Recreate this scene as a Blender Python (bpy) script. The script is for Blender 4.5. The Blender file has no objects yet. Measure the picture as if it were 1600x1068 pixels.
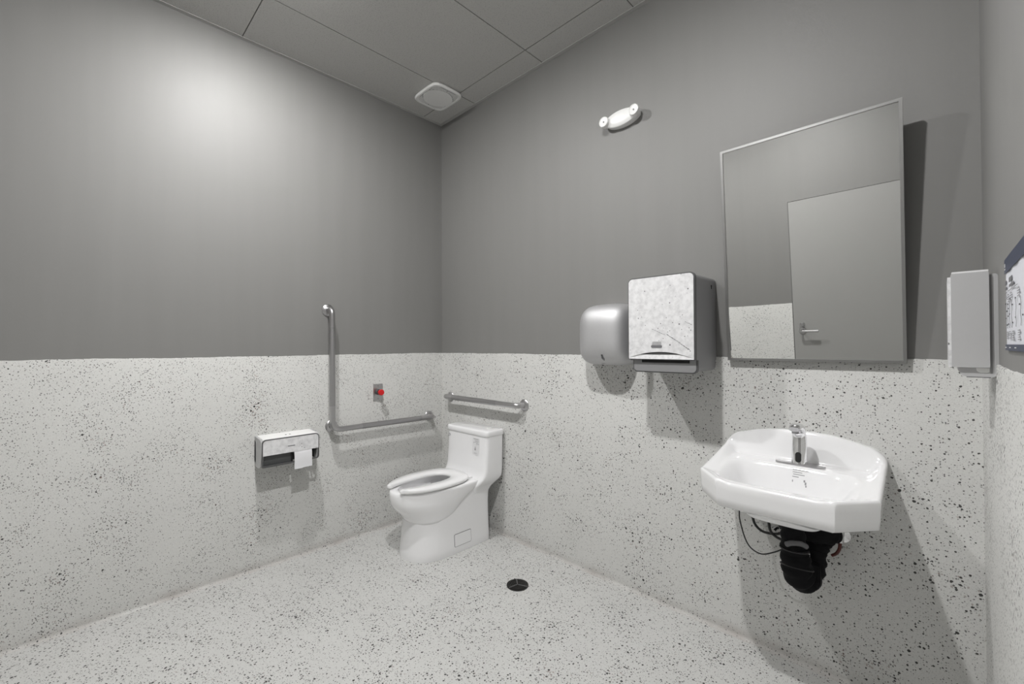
import bpy, bmesh, math, random
from mathutils import Vector, Matrix
PI = math.pi
S = bpy.context.scene
COL = S.collection
random.seed(7)

# ------------------------------------------------------------------ camera, world, exposure
cam_d = bpy.data.cameras.new('camera'); cam = bpy.data.objects.new('camera', cam_d); COL.objects.link(cam)
cam_d.sensor_fit = 'HORIZONTAL'; cam_d.sensor_width = 36.0; cam_d.lens = 15.239; cam_d.clip_start = 0.02
_r = Vector((0.7125032, 0.7016537, -0.0045996)); _u = Vector((0.0098498, -0.0034471, 0.9999455)); _w = Vector((-0.7015997, 0.7125097, 0.0093672))
cam.matrix_world = Matrix(((_r.x, _u.x, -_w.x, 2.7978), (_r.y, _u.y, -_w.y, -2.05245), (_r.z, _u.z, -_w.z, 1.27236), (0, 0, 0, 1)))
S.camera = cam
world = bpy.data.worlds.new('world'); S.world = world; world.use_nodes = True
world.node_tree.nodes['Background'].inputs[0].default_value = (0.5, 0.5, 0.5, 1)
world.node_tree.nodes['Background'].inputs[1].default_value = 0.05
S.view_settings.view_transform = 'Standard'; S.view_settings.look = 'None'
S.view_settings.gamma = 1.0; S.view_settings.use_curve_mapping = False
S.view_settings.exposure = 0.75
LAMP_POWER = {'near': 1230.0, 'far': 900.0}
LAMPS = [('near', 1.96, -1.49), ('far', 0.77, -1.41)]

XC = 2.901; YD = -2.56; H = 3.02; WZ = 1.22

# ------------------------------------------------------------------ materials
def nt(name):
    m = bpy.data.materials.new(name); m.use_nodes = True
    t = m.node_tree; b = t.nodes['Principled BSDF']
    return m, t, b
def N(t, typ, **kw):
    n = t.nodes.new(typ)
    for k, v in kw.items(): setattr(n, k, v)
    return n
def setin(n, d):
    for k, v in d.items(): n.inputs[k].default_value = v
def math_n(t, op, a=None, b=None, c=None, clamp=False):
    n = N(t, 'ShaderNodeMath', operation=op); n.use_clamp = clamp
    for i, v in enumerate((a, b, c)):
        if v is None: continue
        if isinstance(v, (int, float)): n.inputs[i].default_value = v
        else: t.links.new(v, n.inputs[i])
    return n.outputs[0]
def mixc(t, f, a, b):
    n = N(t, 'ShaderNodeMix', data_type='RGBA')
    if isinstance(f, (int, float)): n.inputs[0].default_value = f
    else: t.links.new(f, n.inputs[0])
    for i, v in ((6, a), (7, b)):
        if isinstance(v, tuple): n.inputs[i].default_value = (*v, 1)
        else: t.links.new(v, n.inputs[i])
    return n.outputs[2]
def noise(t, vec, scale, detail=2, rough=.5):
    n = N(t, 'ShaderNodeTexNoise'); setin(n, {'Scale': scale, 'Detail': detail, 'Roughness': rough}); t.links.new(vec, n.inputs['Vector'])
    return n.outputs['Fac']
def bump(t, b, h, strength, dist):
    n = N(t, 'ShaderNodeBump'); setin(n, {'Strength': strength, 'Distance': dist}); t.links.new(h, n.inputs['Height'])
    t.links.new(n.outputs[0], b.inputs['Normal'])
def ramp(t, f, lo, hi):
    n = N(t, 'ShaderNodeMapRange'); setin(n, {1: lo, 2: hi}); t.links.new(f, n.inputs[0]); return n.outputs[0]

def plain(name, col, rough=.5, metal=0.0, spec=.5, nscale=60, var=.04, bumpd=0.0, coat=0.0, emit=None):
    m, t, b = nt(name)
    tc = N(t, 'ShaderNodeTexCoord'); f = noise(t, tc.outputs['Object'], nscale, 3)
    a = tuple(c * (1 - var) for c in col); c2 = tuple(min(1, c * (1 + var)) for c in col)
    t.links.new(mixc(t, f, a, c2), b.inputs['Base Color'])
    setin(b, {'Roughness': rough, 'Metallic': metal, 'Specular IOR Level': spec, 'Coat Weight': coat, 'Coat Roughness': .05})
    if bumpd: bump(t, b, f, .5, bumpd)
    if emit: setin(b, {'Emission Color': (*emit[0], 1), 'Emission Strength': emit[1]})
    return m

def terrazzo(name, dens=1.0, base=(.62, .62, .603), bigk=1.0, rough=.5, grime=False):
    m, t, b = nt(name)
    tc = N(t, 'ShaderNodeTexCoord'); v = tc.outputs['Object']
    # irregular edges: jitter the coordinates a little
    nz = N(t, 'ShaderNodeTexNoise'); setin(nz, {'Scale': 160.0, 'Detail': 1}); t.links.new(v, nz.inputs['Vector'])
    sc = N(t, 'ShaderNodeVectorMath', operation='SCALE'); t.links.new(nz.outputs['Color'], sc.inputs[0]); sc.inputs['Scale'].default_value = .004
    ad = N(t, 'ShaderNodeVectorMath', operation='ADD'); t.links.new(v, ad.inputs[0]); t.links.new(sc.outputs[0], ad.inputs[1]); v2 = ad.outputs[0]
    clus = noise(t, v, 5.0, 2)
    col = mixc(t, noise(t, v, 3.0, 3), tuple(c * .94 for c in base), tuple(c * 1.05 for c in base))
    col = mixc(t, math_n(t, 'MULTIPLY', ramp(t, noise(t, v, 260, 1), .45, .7), .28), col, tuple(c * .72 for c in base))
    if grime:   # mop dirt along the foot of the wall
        sz = N(t, 'ShaderNodeSeparateXYZ'); t.links.new(v, sz.inputs[0])
        lowz = math_n(t, 'SUBTRACT', 1.0, ramp(t, sz.outputs[2], .008, .055))
        col = mixc(t, math_n(t, 'MULTIPLY', lowz, math_n(t, 'MULTIPLY', ramp(t, noise(t, v, 4, 3), .3, .7), .75)), col, (.36, .325, .305))
    def layer(scale, rmax, cut, colr, amt, col, off):
        mp = N(t, 'ShaderNodeMapping'); mp.inputs['Location'].default_value = (off, off * .7, off * 1.3); t.links.new(v2, mp.inputs[0])
        vo = N(t, 'ShaderNodeTexVoronoi'); setin(vo, {'Scale': scale, 'Randomness': 1.0}); t.links.new(mp.outputs[0], vo.inputs['Vector'])
        sp = N(t, 'ShaderNodeSeparateColor'); t.links.new(vo.outputs['Color'], sp.inputs[0])
        r = math_n(t, 'MULTIPLY', math_n(t, 'SUBTRACT', math_n(t, 'ADD', sp.outputs[0], math_n(t, 'MULTIPLY', math_n(t, 'SUBTRACT', clus, .5), .55)), cut), rmax / (1 - cut))
        k = math_n(t, 'MULTIPLY', ramp(t, math_n(t, 'SUBTRACT', r, vo.outputs['Distance']), 0.0, .03), amt)
        return mixc(t, k, col, colr)
    col = layer(230, .36, .20 / dens, (.24, .24, .23), .60, col, 3.1)
    col = layer(150, .38, .34 / dens, (.09, .088, .085), .85, col, 7.7)
    col = layer(90, .34 * bigk, .54 / dens, (.030, .029, .027), .95, col, 1.3)
    col = layer(52, .24 * bigk, .78 / dens, (.022, .021, .02), .97, col, 5.9)
    col = layer(30, .17 * bigk, .92 / dens, (.02, .019, .018), .97, col, 2.2)
    col = layer(130, .26, .93, (.20, .13, .11), .5, col, 9.2)
    t.links.new(col, b.inputs['Base Color'])
    setin(b, {'Roughness': rough, 'Specular IOR Level': .4})
    bump(t, b, noise(t, v, 210, 2), .35, .0015)
    return m

def wallpaint():
    m, t, b = nt('grey_satin_wall_paint')
    tc = N(t, 'ShaderNodeTexCoord'); v = tc.outputs['Object']
    mp = N(t, 'ShaderNodeMapping'); mp.inputs['Scale'].default_value = (9, 9, .6); t.links.new(v, mp.inputs[0])
    st = noise(t, mp.outputs[0], 1.5, 4)
    col = mixc(t, st, (.205, .203, .197), (.228, .226, .219)); t.links.new(col, b.inputs['Base Color'])
    t.links.new(math_n(t, 'ADD', math_n(t, 'MULTIPLY', st, .10), .50), b.inputs['Roughness'])
    b.inputs['Specular IOR Level'].default_value = .6
    bump(t, b, noise(t, v, 350, 2), .25, .0006)
    return m

def ceilingmat():
    m, t, b = nt('grey_fissured_ceiling_tile')
    tc = N(t, 'ShaderNodeTexCoord'); v = tc.outputs['Object']
    vo = N(t, 'ShaderNodeTexVoronoi'); setin(vo, {'Scale': 130.0}); t.links.new(v, vo.inputs['Vector'])
    k = ramp(t, vo.outputs['Distance'], .12, .26)
    col = mixc(t, k, (.27, .268, .26), (.56, .556, .54))
    col = mixc(t, math_n(t, 'MULTIPLY', noise(t, v, 300, 2), .5), col, (.40, .397, .385))
    t.links.new(col, b.inputs['Base Color']); setin(b, {'Roughness': .75, 'Specular IOR Level': .3})
    bump(t, b, noise(t, v, 220, 3), .5, .002)
    return m

def marbleprint(name, seed, strokes):
    """white panel printed with a pale marbled pattern, dark specks and a few strokes (object coords u along 'a', z)"""
    m, t, b = nt(name)
    tc = N(t, 'ShaderNodeTexCoord'); v = tc.outputs['Object']
    mp = N(t, 'ShaderNodeMapping'); mp.inputs['Location'].default_value = (seed, seed, seed); t.links.new(v, mp.inputs[0]); w = mp.outputs[0]
    col = mixc(t, ramp(t, noise(t, w, 45, 5, .65), .40, .68), (.80, .80, .81), (.62, .62, .63))
    vo = N(t, 'ShaderNodeTexVoronoi'); setin(vo, {'Scale': 75.0}); t.links.new(w, vo.inputs['Vector'])
    sp = N(t, 'ShaderNodeSeparateColor'); t.links.new(vo.outputs['Color'], sp.inputs[0])
    reg = ramp(t, noise(t, w, 9, 2), .47, .58)
    r = math_n(t, 'MULTIPLY', math_n(t, 'MULTIPLY', math_n(t, 'SUBTRACT', sp.outputs[0], .50), .62), reg)
    col = mixc(t, math_n(t, 'MULTIPLY', ramp(t, math_n(t, 'SUBTRACT', r, vo.outputs['Distance']), 0, .04), .8), col, (.10, .10, .10))
    t.links.new(col, b.inputs['Base Color']); setin(b, {'Roughness': .25})
    return m

M = {}
M['wall'] = wallpaint(); M['tile'] = ceilingmat()
M['wains'] = terrazzo('speckled_grey_wall_coating', 1.12, grime=True)
M['floor'] = terrazzo('speckled_grey_floor_coating', 3.4, base=(.59, .59, .577), bigk=1.05, rough=.42)
M['cove'] = terrazzo('speckled_grey_cove', 1.0, base=(.50, .485, .46))
M['grid'] = plain('ceiling_grid_grey', (.44, .437, .425), .5)
M['dark'] = plain('dark_cavity', (.012, .012, .012), .8)
M['porc'] = plain('white_vitreous_china', (.88, .88, .89), .12, spec=.6, var=.01, coat=.5)
M['seat'] = plain('white_seat_plastic', (.84, .84, .845), .22, var=.01)
M['wplast'] = plain('white_moulded_plastic', (.82, .82, .81), .32, var=.01)
M['gplast'] = plain('mid_grey_plastic', (.25, .25, .255), .38, var=.03)
M['lplast'] = plain('light_grey_plastic', (.50, .50, .505), .38, var=.02)
M['dplast'] = plain('charcoal_plastic', (.075, .078, .08), .35, var=.05)
M['bezel'] = plain('dark_grey_bezel', (.09, .09, .092), .4, var=.05)
M['white'] = plain('white_print_face', (.8, .8, .81), .3, var=.01)
M['chrome'] = plain('polished_chrome', (.80, .80, .81), .07, 1.0, var=.02)
M['satin'] = plain('satin_stainless_steel', (.50, .495, .50), .33, 1.0, var=.05, nscale=200)
M['knurl'] = plain('peened_stainless_steel', (.42, .415, .42), .42, 1.0, var=.18, nscale=420, bumpd=.0008)
M['dryer'] = plain('brushed_silver_shell', (.60, .60, .61), .60, .9, var=.03, nscale=90)
M['frame'] = plain('brushed_mirror_frame', (.36, .36, .355), .38, 1.0, var=.04)
M['mirror'] = plain('mirror_glass', (.82, .825, .815), .012, 1.0, var=.002, nscale=3)
M['foam'] = plain('black_foam_wrap', (.006, .006, .007), .7, var=.4, bumpd=.002, spec=.12)
M['rubber'] = plain('black_rubber_cable', (.015, .015, .016), .45, var=.1)
M['greytape'] = plain('grey_duct_tape', (.12, .12, .125), .4)
M['redhose'] = plain('dark_red_hose', (.09, .02, .015), .4)
M['red'] = plain('red_push_button', (.62, .008, .012), .28, var=.05)
M['iron'] = plain('black_cast_iron', (.02, .019, .018), .5, .2, var=.3, bumpd=.001)
M['paper'] = plain('white_tissue_paper', (.78, .78, .80), .85, var=.02)
M['ink'] = plain('black_ink', (.03, .03, .035), .6)
M['greyink'] = plain('grey_ink', (.30, .30, .31), .6)
M['midink'] = plain('mid_grey_ink', (.16, .16, .17), .6)
M['teal'] = plain('pale_teal_ink', (.30, .42, .42), .6)
M['navy'] = plain('navy_print', (.035, .045, .085), .45)
M['poster'] = plain('poster_paper', (.70, .71, .76), .5, var=.03)
M['door'] = plain('grey_painted_steel_door', (.33, .328, .32), .38, var=.02, nscale=4)
M['marbleA'] = marbleprint('marbled_panel_print', 2.3, None)
M['marbleB'] = marbleprint('marbled_panel_print_small', 6.1, None)
M['sticker'] = plain('sticker_film', (.74, .74, .75), .3, var=.01)
M['copper'] = plain('brass_fitting', (.45, .30, .16), .3, 1.0)
M['pipe'] = plain('white_pipe', (.7, .7, .68), .4)

def lensmat(power_col, strength):
    m, t, b = nt('lamp_lens_glow'); tc = N(t, 'ShaderNodeTexCoord')
    f = noise(t, tc.outputs['Object'], 20, 1); t.links.new(mixc(t, f, (.9, .9, .88), (.95, .95, .93)), b.inputs['Base Color'])
    setin(b, {'Emission Color': (*power_col, 1), 'Emission Strength': strength, 'Roughness': .5})
    return m

# ------------------------------------------------------------------ helpers
def link(name, bm, mat, parent=None, smooth=True, angle=35):
    me = bpy.data.meshes.new(name); bmesh.ops.recalc_face_normals(bm, faces=bm.faces)
    if parent is not None:
        loc = parent.location if parent.parent is None else parent.parent.location
        if parent.type == 'EMPTY' or parent.parent is not None or True:
            bmesh.ops.translate(bm, verts=bm.verts, vec=-ROOTLOC.get(parent.name, Vector((0, 0, 0))))
    bm.to_mesh(me); bm.free()
    if smooth:
        me.polygons.foreach_set('use_smooth', [True] * len(me.polygons)); me.set_sharp_from_angle(angle=math.radians(angle))
    mats = mat if isinstance(mat, (list, tuple)) else [mat]
    for m in mats: me.materials.append(m)
    o = bpy.data.objects.new(name, me); COL.objects.link(o)
    if parent is not None:
        o.parent = parent; ROOTLOC[o.name] = ROOTLOC.get(parent.name, Vector((0, 0, 0)))
    return o
ROOTLOC = {}
def thing(name, label, cat, loc, group=None):
    o = bpy.data.objects.new(name, None); COL.objects.link(o); o.location = loc; o.empty_display_size = .05
    o['label'] = label; o['category'] = cat
    if group: o['group'] = group
    ROOTLOC[o.name] = Vector(loc)
    return o
def B(): return bmesh.new()
def bevel(bm, off, seg=2, ang=30, faces=None):
    es = [e for e in bm.edges if len(e.link_faces) == 2 and e.calc_face_angle(0) > math.radians(ang)]
    bmesh.ops.bevel(bm, geom=es, offset=off, segments=seg, profile=.5, affect='EDGES', clamp_overlap=True)
def box(bm, x0, x1, y0, y1, z0, z1):
    vs = [bm.verts.new(p) for p in ((x0, y0, z0), (x1, y0, z0), (x1, y1, z0), (x0, y1, z0), (x0, y0, z1), (x1, y0, z1), (x1, y1, z1), (x0, y1, z1))]
    for f in ((0, 3, 2, 1), (4, 5, 6, 7), (0, 1, 5, 4), (1, 2, 6, 5), (2, 3, 7, 6), (3, 0, 4, 7)): bm.faces.new([vs[i] for i in f])
    return vs
def boxb(x0, x1, y0, y1, z0, z1, off=0, seg=2):
    bm = B(); box(bm, x0, x1, y0, y1, z0, z1)
    if off: bevel(bm, off, seg)
    return bm
def rrect(u0, u1, v0, v1, r, seg=6, radii=None):
    rs = radii or (r, r, r, r); pts = []
    for (cu, cv, a0, rr) in ((u1, v1, 0, rs[0]), (u0, v1, 90, rs[1]), (u0, v0, 180, rs[2]), (u1, v0, 270, rs[3])):
        su = -1 if cu == u1 else 1; sv = -1 if cv == v1 else 1
        if rr <= 0: pts.append((cu, cv)); continue
        for i in range(seg + 1):
            a = math.radians(a0 + 90 * i / seg); pts.append((cu + su * rr + rr * math.cos(a), cv + sv * rr + rr * math.sin(a)))
    return pts
def P3(axis, a, u, v): return {'x': (a, u, v), 'y': (u, a, v), 'z': (u, v, a)}[axis]
def loft(bm, rings, cap0=True, cap1=True, closed=True):
    R = [[bm.verts.new(p) for p in r] for r in rings]; n = len(R[0])
    for a, b in zip(R, R[1:]):
        for i in range(n if closed else n - 1):
            j = (i + 1) % n; bm.faces.new((a[i], a[j], b[j], b[i]))
    if cap0: bm.faces.new(R[0])
    if cap1: bm.faces.new(R[-1])
    return R
def prism(bm, pts, axis, a0, a1): return loft(bm, [[P3(axis, a0, u, v) for u, v in pts], [P3(axis, a1, u, v) for u, v in pts]])
def prismb(pts, axis, a0, a1, off=0, seg=2, ang=50):
    bm = B(); prism(bm, pts, axis, a0, a1)
    if off: bevel(bm, off, seg, ang)
    return bm
def disc(cu, cv, r, n=32, ru=None): return [(cu + (ru or r) * math.cos(2 * PI * i / n), cv + r * math.sin(2 * PI * i / n)) for i in range(n)]
def lathe(bm, prof, c, axis, n=32, sgn=1):
    """prof: (radius, height along axis)"""
    rings = []
    for r, h in prof:
        ring = []
        for i in range(n):
            a = 2 * PI * i / n; u = r * math.cos(a); v = r * math.sin(a)
            if axis == 'x': q = (c[0] + sgn * h, c[1] + u, c[2] + v)
            elif axis == 'y': q = (c[0] + u, c[1] + sgn * h, c[2] + v)
            else: q = (c[0] + u, c[1] + v, c[2] + sgn * h)
            ring.append(q)
        rings.append(ring)
    loft(bm, rings); return bm
def catmull(pts, k=8):
    P = [Vector(p) for p in pts]; P = [2 * P[0] - P[1]] + P + [2 * P[-1] - P[-2]]; out = []
    for i in range(1, len(P) - 2):
        for j in range(k):
            s = j / k; a, b, c, d = P[i - 1:i + 3]
            out.append(.5 * ((2 * b) + (c - a) * s + (2 * a - 5 * b + 4 * c - d) * s * s + (3 * b - a - 3 * c + d) * s ** 3))
    out.append(P[-2]); return out
def tube(bm, path, rad, n=16, caps=True):
    path = [Vector(p) for p in path]; m = len(path); rads = rad if isinstance(rad, list) else [rad] * m
    T = [(path[min(i + 1, m - 1)] - path[max(i - 1, 0)]).normalized() for i in range(m)]
    nrm = T[0].orthogonal().normalized(); rings = []
    for i in range(m):
        nrm = (nrm - T[i] * nrm.dot(T[i])).normalized(); bn = T[i].cross(nrm)
        rings.append([path[i] + rads[i] * (math.cos(2 * PI * k / n) * nrm + math.sin(2 * PI * k / n) * bn) for k in range(n)])
    loft(bm, rings, caps, caps)
def rounded_path(pts, r, k=6):
    """polyline with filleted corners"""
    P = [Vector(p) for p in pts]; out = [P[0]]
    for i in range(1, len(P) - 1):
        a = (P[i - 1] - P[i]).normalized(); b = (P[i + 1] - P[i]).normalized()
        ang = a.angle(b); d = r / math.tan(ang / 2); s = P[i] + a * d; e = P[i] + b * d
        for j in range(k + 1):
            q = j / k; out.append((1 - q) ** 2 * s + 2 * q * (1 - q) * (P[i] * .42 + (s + e) * .29) + q * q * e if False else ((1 - q) ** 2 * s + 2 * q * (1 - q) * P[i] + q * q * e))
    out.append(P[-1]); return out
def structure(name, bm, mat, smooth=False, parent=None, angle=35):
    o = link(name, bm, mat, parent, smooth, angle)
    if parent is None: o['kind'] = 'structure'
    return o

# ------------------------------------------------------------------ the room
structure('floor', boxb(-.1, XC + .1, YD - .1, .1, -.1, 0), M['floor'])
structure('wall_left', boxb(-.1, 0, YD - .1, .1, 0, 3.2), M['wall'])
structure('wall_back', boxb(0, XC, 0, .1, 0, 3.2), M['wall'])
structure('wall_right', boxb(XC, XC + .1, YD - .1, .1, 0, 3.2), M['wall'])
DX0, DX1, DZ = 1.872, 2.80, 2.10
bm = B(); box(bm, 0, DX0 - .004, YD - .1, YD, 0, 3.2); box(bm, DX1 + .004, XC, YD - .1, YD, 0, 3.2); box(bm, DX0 - .004, DX1 + .004, YD - .1, YD, DZ + .004, 3.2)
structure('wall_front', bm, M['wall'])

# speckled coating, 5 mm proud of the painted wall, hand-cut wavy top edge, coved foot
def coating(name, fn, length, seed, skip=None):
    """fn(s, d, z) -> world point: s along the wall, d out of it"""
    rnd = random.Random(seed); n = int(length / .012) + 1; T = .005; r = .016
    bm = B(); rings = []
    ph = [rnd.uniform(0, 6) for _ in range(5)]
    for i in range(n + 1):
        s = length * i / n
        top = WZ + .0012 * math.sin(3 * s + ph[0]) + .0012 * math.sin(11 * s + ph[1]) + .0007 * math.sin(37 * s + ph[2]) + rnd.uniform(-.0009, .0009)
        prof = [(0, 0), (T + r, 0)] + [(T + r - r * math.sin(a), r - r * math.cos(a)) for a in (math.radians(22 * k) for k in range(1, 4))] + [(T, r), (T, top - .003), (T - .0015, top), (0, top + .0005)]
        rings.append([fn(s, d, z) for d, z in prof])
    loft(bm, rings, True, True, True)
    return structure(name, bm, M['wains'], True)
coating('trim_1', lambda s, d, z: (d, -s, z), -YD, 1)
coating('trim_2', lambda s, d, z: (s, -d, z), XC, 2)
coating('trim_3', lambda s, d, z: (XC - d, -s, z), -YD, 3)
coating('trim_4', lambda s, d, z: (s, YD + d, z), DX0 - .006, 4)

# ceiling: backing deck with a grid, each tile its own piece, an angle moulding round the walls
ceil = structure('ceiling', boxb(-.1, XC + .1, YD - .1, .1, 3.06, 3.2), M['grid'])
xs = [0, .432, 1.072, 1.69, 2.31, XC]; ys = [0, -.178, -1.385, YD]
for i in range(5):
    for j in range(3):
        g = .0026
        x0 = xs[i] + (g if i else 0); x1 = xs[i + 1] - (g if i < 4 else 0); y1 = ys[j] - (g if j else 0); y0 = ys[j + 1] + (g if j < 2 else 0)
        link('ceiling_tile', boxb(x0, x1, y0, y1, H, H + .018, .0012, 1), M['tile'], ceil, False)
bm = B()
for x in xs[1:-1]: box(bm, x - .012, x + .012, YD, 0, H + .018, H + .05)
for y in ys[1:-1]: box(bm, 0, XC, y - .012, y + .012, H + .019, H + .049)
link('grid_bar', bm, M['grid'], ceil, False)
mw = .024
for a in ((0, mw, YD, 0), (XC - mw, XC, YD, 0)): link('angle_moulding', boxb(a[0], a[1], a[2], a[3], H - .003, H - .0002, .0008, 1), M['grid'], ceil, False)
for a in ((mw, XC - mw, -mw, 0), (mw, XC - mw, YD, YD + mw)): link('angle_moulding', boxb(a[0], a[1], a[2], a[3], H - .003, H - .0002, .0008, 1), M['grid'], ceil, False)

# door, seen in the mirror
door = structure('door_1', boxb(DX0, DX1, YD - .045, YD + .006, .008, DZ, .0015, 1), M['door'])
bm = B(); lathe(bm, [(.001, 0), (.027, 0), (.027, .006), (.022, .011), (.001, .011)], (DX0 + .065, YD + .006, .975), 'y', 28)
tube(bm, rounded_path([(DX0 + .065, YD + .01, .975), (DX0 + .065, YD + .062, .975), (DX0 + .19, YD + .062, .975)], .018), .0095, 14)
link('door_handle', bm, M['satin'], door)
bm = B(); lathe(bm, [(.001, 0), (.018, 0), (.018, .01), (.012, .012), (.012, .03), (.001, .03)], (DX0 + .065, YD + .006, 1.03), 'y', 20)
link('thumb_turn', bm, M['satin'], door)

# ------------------------------------------------------------------ ceiling lamps (outside the frame, light the room)
for k, (nm, lx, ly) in enumerate(LAMPS):
    t = thing('ceiling_light', ['round recessed downlight in the ceiling nearer the wash basin', 'round recessed downlight in the ceiling nearer the left wall'][k], 'ceiling light', (lx, ly, H))
    bm = B(); lathe(bm, [(.045, .0), (.084, .0), (.084, .004), (.078, .007), (.050, .007), (.045, .004)], (lx, ly, H), 'z', 40, -1); link('trim_ring', bm, M['wplast'], t)
    area = PI * .06 ** 2
    bm = B(); lathe(bm, [(.001, -.003), (.044, -.003), (.044, .0055), (.040, .010), (.03, .0135), (.015, .015), (.001, .0155)], (lx, ly, H), 'z', 32, -1)
    link('lens', bm, lensmat((1.0, .99, .98), LAMP_POWER[nm] * 1.0), t)

# ------------------------------------------------------------------ ventilation grille
cx, cy = .333, -.272
t = thing('exhaust_fan_grille', 'white square exhaust fan grille in the ceiling near the corner', 'vent', (cx, cy, H))
def sq(a, b, n, cnt=64): 
    out = []
    for i in range(cnt):
        th = 2 * PI * i / cnt; c, s = math.cos(th), math.sin(th)
        out.append((cx + a * math.copysign(abs(c) ** (2 / n), c), cy + b * math.copysign(abs(s) ** (2 / n), s)))
    return out
bm = B()
loft(bm, [[(x, y, z) for x, y in sq(a, b, 5)] for a, b, z in ((.128, .112, H), (.142, .124, H - .014), (.141, .123, H - .02), (.136, .118, H - .026), (.126, .108, H - .027), (.122, .104, H - .022))], True, True)
link('cover_frame', bm, M['wplast'], t)
bm = B(); loft(bm, [[(x, y, z) for x, y in sq(.119, .101, 5)] for z in (H - .0226, H - .0215)]); link('bay_floor', bm, M['gplast'], t)
# bulged centre panel between two louvred bays
bm = B(); ring = []
K = 14
def half(y): q = (y - cy) / .1; return .030 + .070 * (1 - q * q) ** .8 if abs(q) < 1 else .030
L_ = [(cx - half(cy - .1 + .2 * i / K), cy - .1 + .2 * i / K) for i in range(K + 1)]; R_ = [(cx + half(cy - .1 + .2 * i / K), cy - .1 + .2 * i / K) for i in range(K + 1)][::-1]
prism(bm, L_ + R_, 'z', H - .0275, H - .018); bevel(bm, .002, 2, 50)
link('centre_panel', bm, M['wplast'], t)
for sg in (-1, 1):
    bm = B()
    for i in range(15):
        xx = cx + sg * (.036 + .0055 * i)
        seg = [yy for yy in [cy - .098 + .196 * q / 40 for q in range(41)] if half(yy) < abs(xx - cx) - .001]
        lo = [y for y in seg if y < cy]; hi = [y for y in seg if y >= cy]
        for s in (lo, hi):
            if len(s) > 1: box(bm, xx - .0019, xx + .0019, min(s), max(s), H - .0235, H - .019)
    link('louvre', bm, M['wplast'], t, False)['kind'] = 'stuff'

# ------------------------------------------------------------------ emergency light
ex, ez = 1.618, 2.468
t = thing('emergency_light', 'white twin-head emergency light high on the grey wall', 'emergency light', (ex, 0, ez))
def lens_out(a, b, cnt=48): return [(ex + a * math.copysign(abs(math.cos(2 * PI * i / cnt)) ** 1.0, math.cos(2 * PI * i / cnt)), ez + b * math.copysign(abs(math.sin(2 * PI * i / cnt)) ** 1.15, math.sin(2 * PI * i / cnt))) for i in range(cnt)]
bm = B(); loft(bm, [[(u, y, v) for u, v in lens_out(a, b)] for a, b, y in ((.100, .040, 0), (.102, .042, -.028), (.100, .041, -.036), (.092, .035, -.041), (.05, .02, -.044))])
link('housing', bm, M['wplast'], t)
for sx in (-.088, .088):
    bm = B(); lathe(bm, [(.001, .0), (.015, .0), (.017, .012), (.026, .02), (.0275, .044), (.0265, .049), (.023, .050), (.022, .0475), (.008, .0455), (.001, .0455)], (ex + sx, -.012, ez + .001), 'y', 36, -1)
    hd = link('lamp_head', bm, M['wplast'], t)
    bm = B(); lathe(bm, [(.001, .0), (.0042, .0), (.0042, .003), (.001, .004)], (ex + sx, -.057, ez + .001), 'y', 16, -1); link('bulb', bm, M['gplast'], hd)
    bm = B(); box(bm, ex + sx - .012, ex + sx + .012, -.012, -.0, ez - .011, ez + .013); link('swivel', bm, M['wplast'], hd, False)

# ------------------------------------------------------------------ mirror, tilted forward
MX0, MX1 = 2.137, 2.719
mb = Vector((0, -.030, 1.206)); mt = Vector((0, -.105, 2.099)); mv = (mt - mb); ML = mv.length; mv.normalize(); mn = Vector((1, 0, 0)).cross(mv); mn.normalize()
if mn.y > 0: mn = -mn
t = thing('tilted_mirror', 'steel-framed rectangular mirror tilted forward above the wash basin', 'mirror', (2.428, 0, 1.2))
def mp(x, s, d): q = mb + mv * s + mn * d; return (x, q.y, q.z)
def mbox(bm, x0, x1, s0, s1, d0, d1):
    vs = [bm.verts.new(mp(*q)) for q in ((x0, s0, d0), (x1, s0, d0), (x1, s1, d0), (x0, s1, d0), (x0, s0, d1), (x1, s0, d1), (x1, s1, d1), (x0, s1, d1))]
    for f in ((0, 3, 2, 1), (4, 5, 6, 7), (0, 1, 5, 4), (1, 2, 6, 5), (2, 3, 7, 6), (3, 0, 4, 7)): bm.faces.new([vs[i] for i in f])
fw = .0095
bm = B()
mbox(bm, MX0, MX0 + fw, 0, ML, -.017, .001); mbox(bm, MX1 - fw, MX1, 0, ML, -.017, .001)
mbox(bm, MX0 + fw, MX1 - fw, 0, fw, -.017, .001); mbox(bm, MX0 + fw, MX1 - fw, ML - fw, ML, -.017, .001)
link('frame', bm, M['frame'], t, False)
bm = B(); mbox(bm, MX0 + fw - .001, MX1 - fw + .001, fw - .001, ML - fw + .001, -.010, -.003); link('mirror_glass', bm, M['mirror'], t, False)
bm = B(); mbox(bm, MX0 + fw, MX1 - fw, fw, ML - fw, -.016, -.0105); link('backing_board', bm, M['gplast'], t, False)
for xx in (MX0 + .08, MX1 - .11):
    bm = B(); vs = [(xx, 0, 2.03), (xx, -.085, 2.03), (xx, -.083, 2.015), (xx, 0, 1.98)]; loft(bm, [vs, [(a + .02, b, c) for a, b, c in vs]]); link('bracket', bm, M['satin'], t, False)
bm = B(); box(bm, MX0 + .05, MX1 - .05, -.014, 0, 1.225, 1.245); link('hanging_cleat', bm, M['satin'], t, False)

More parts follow.
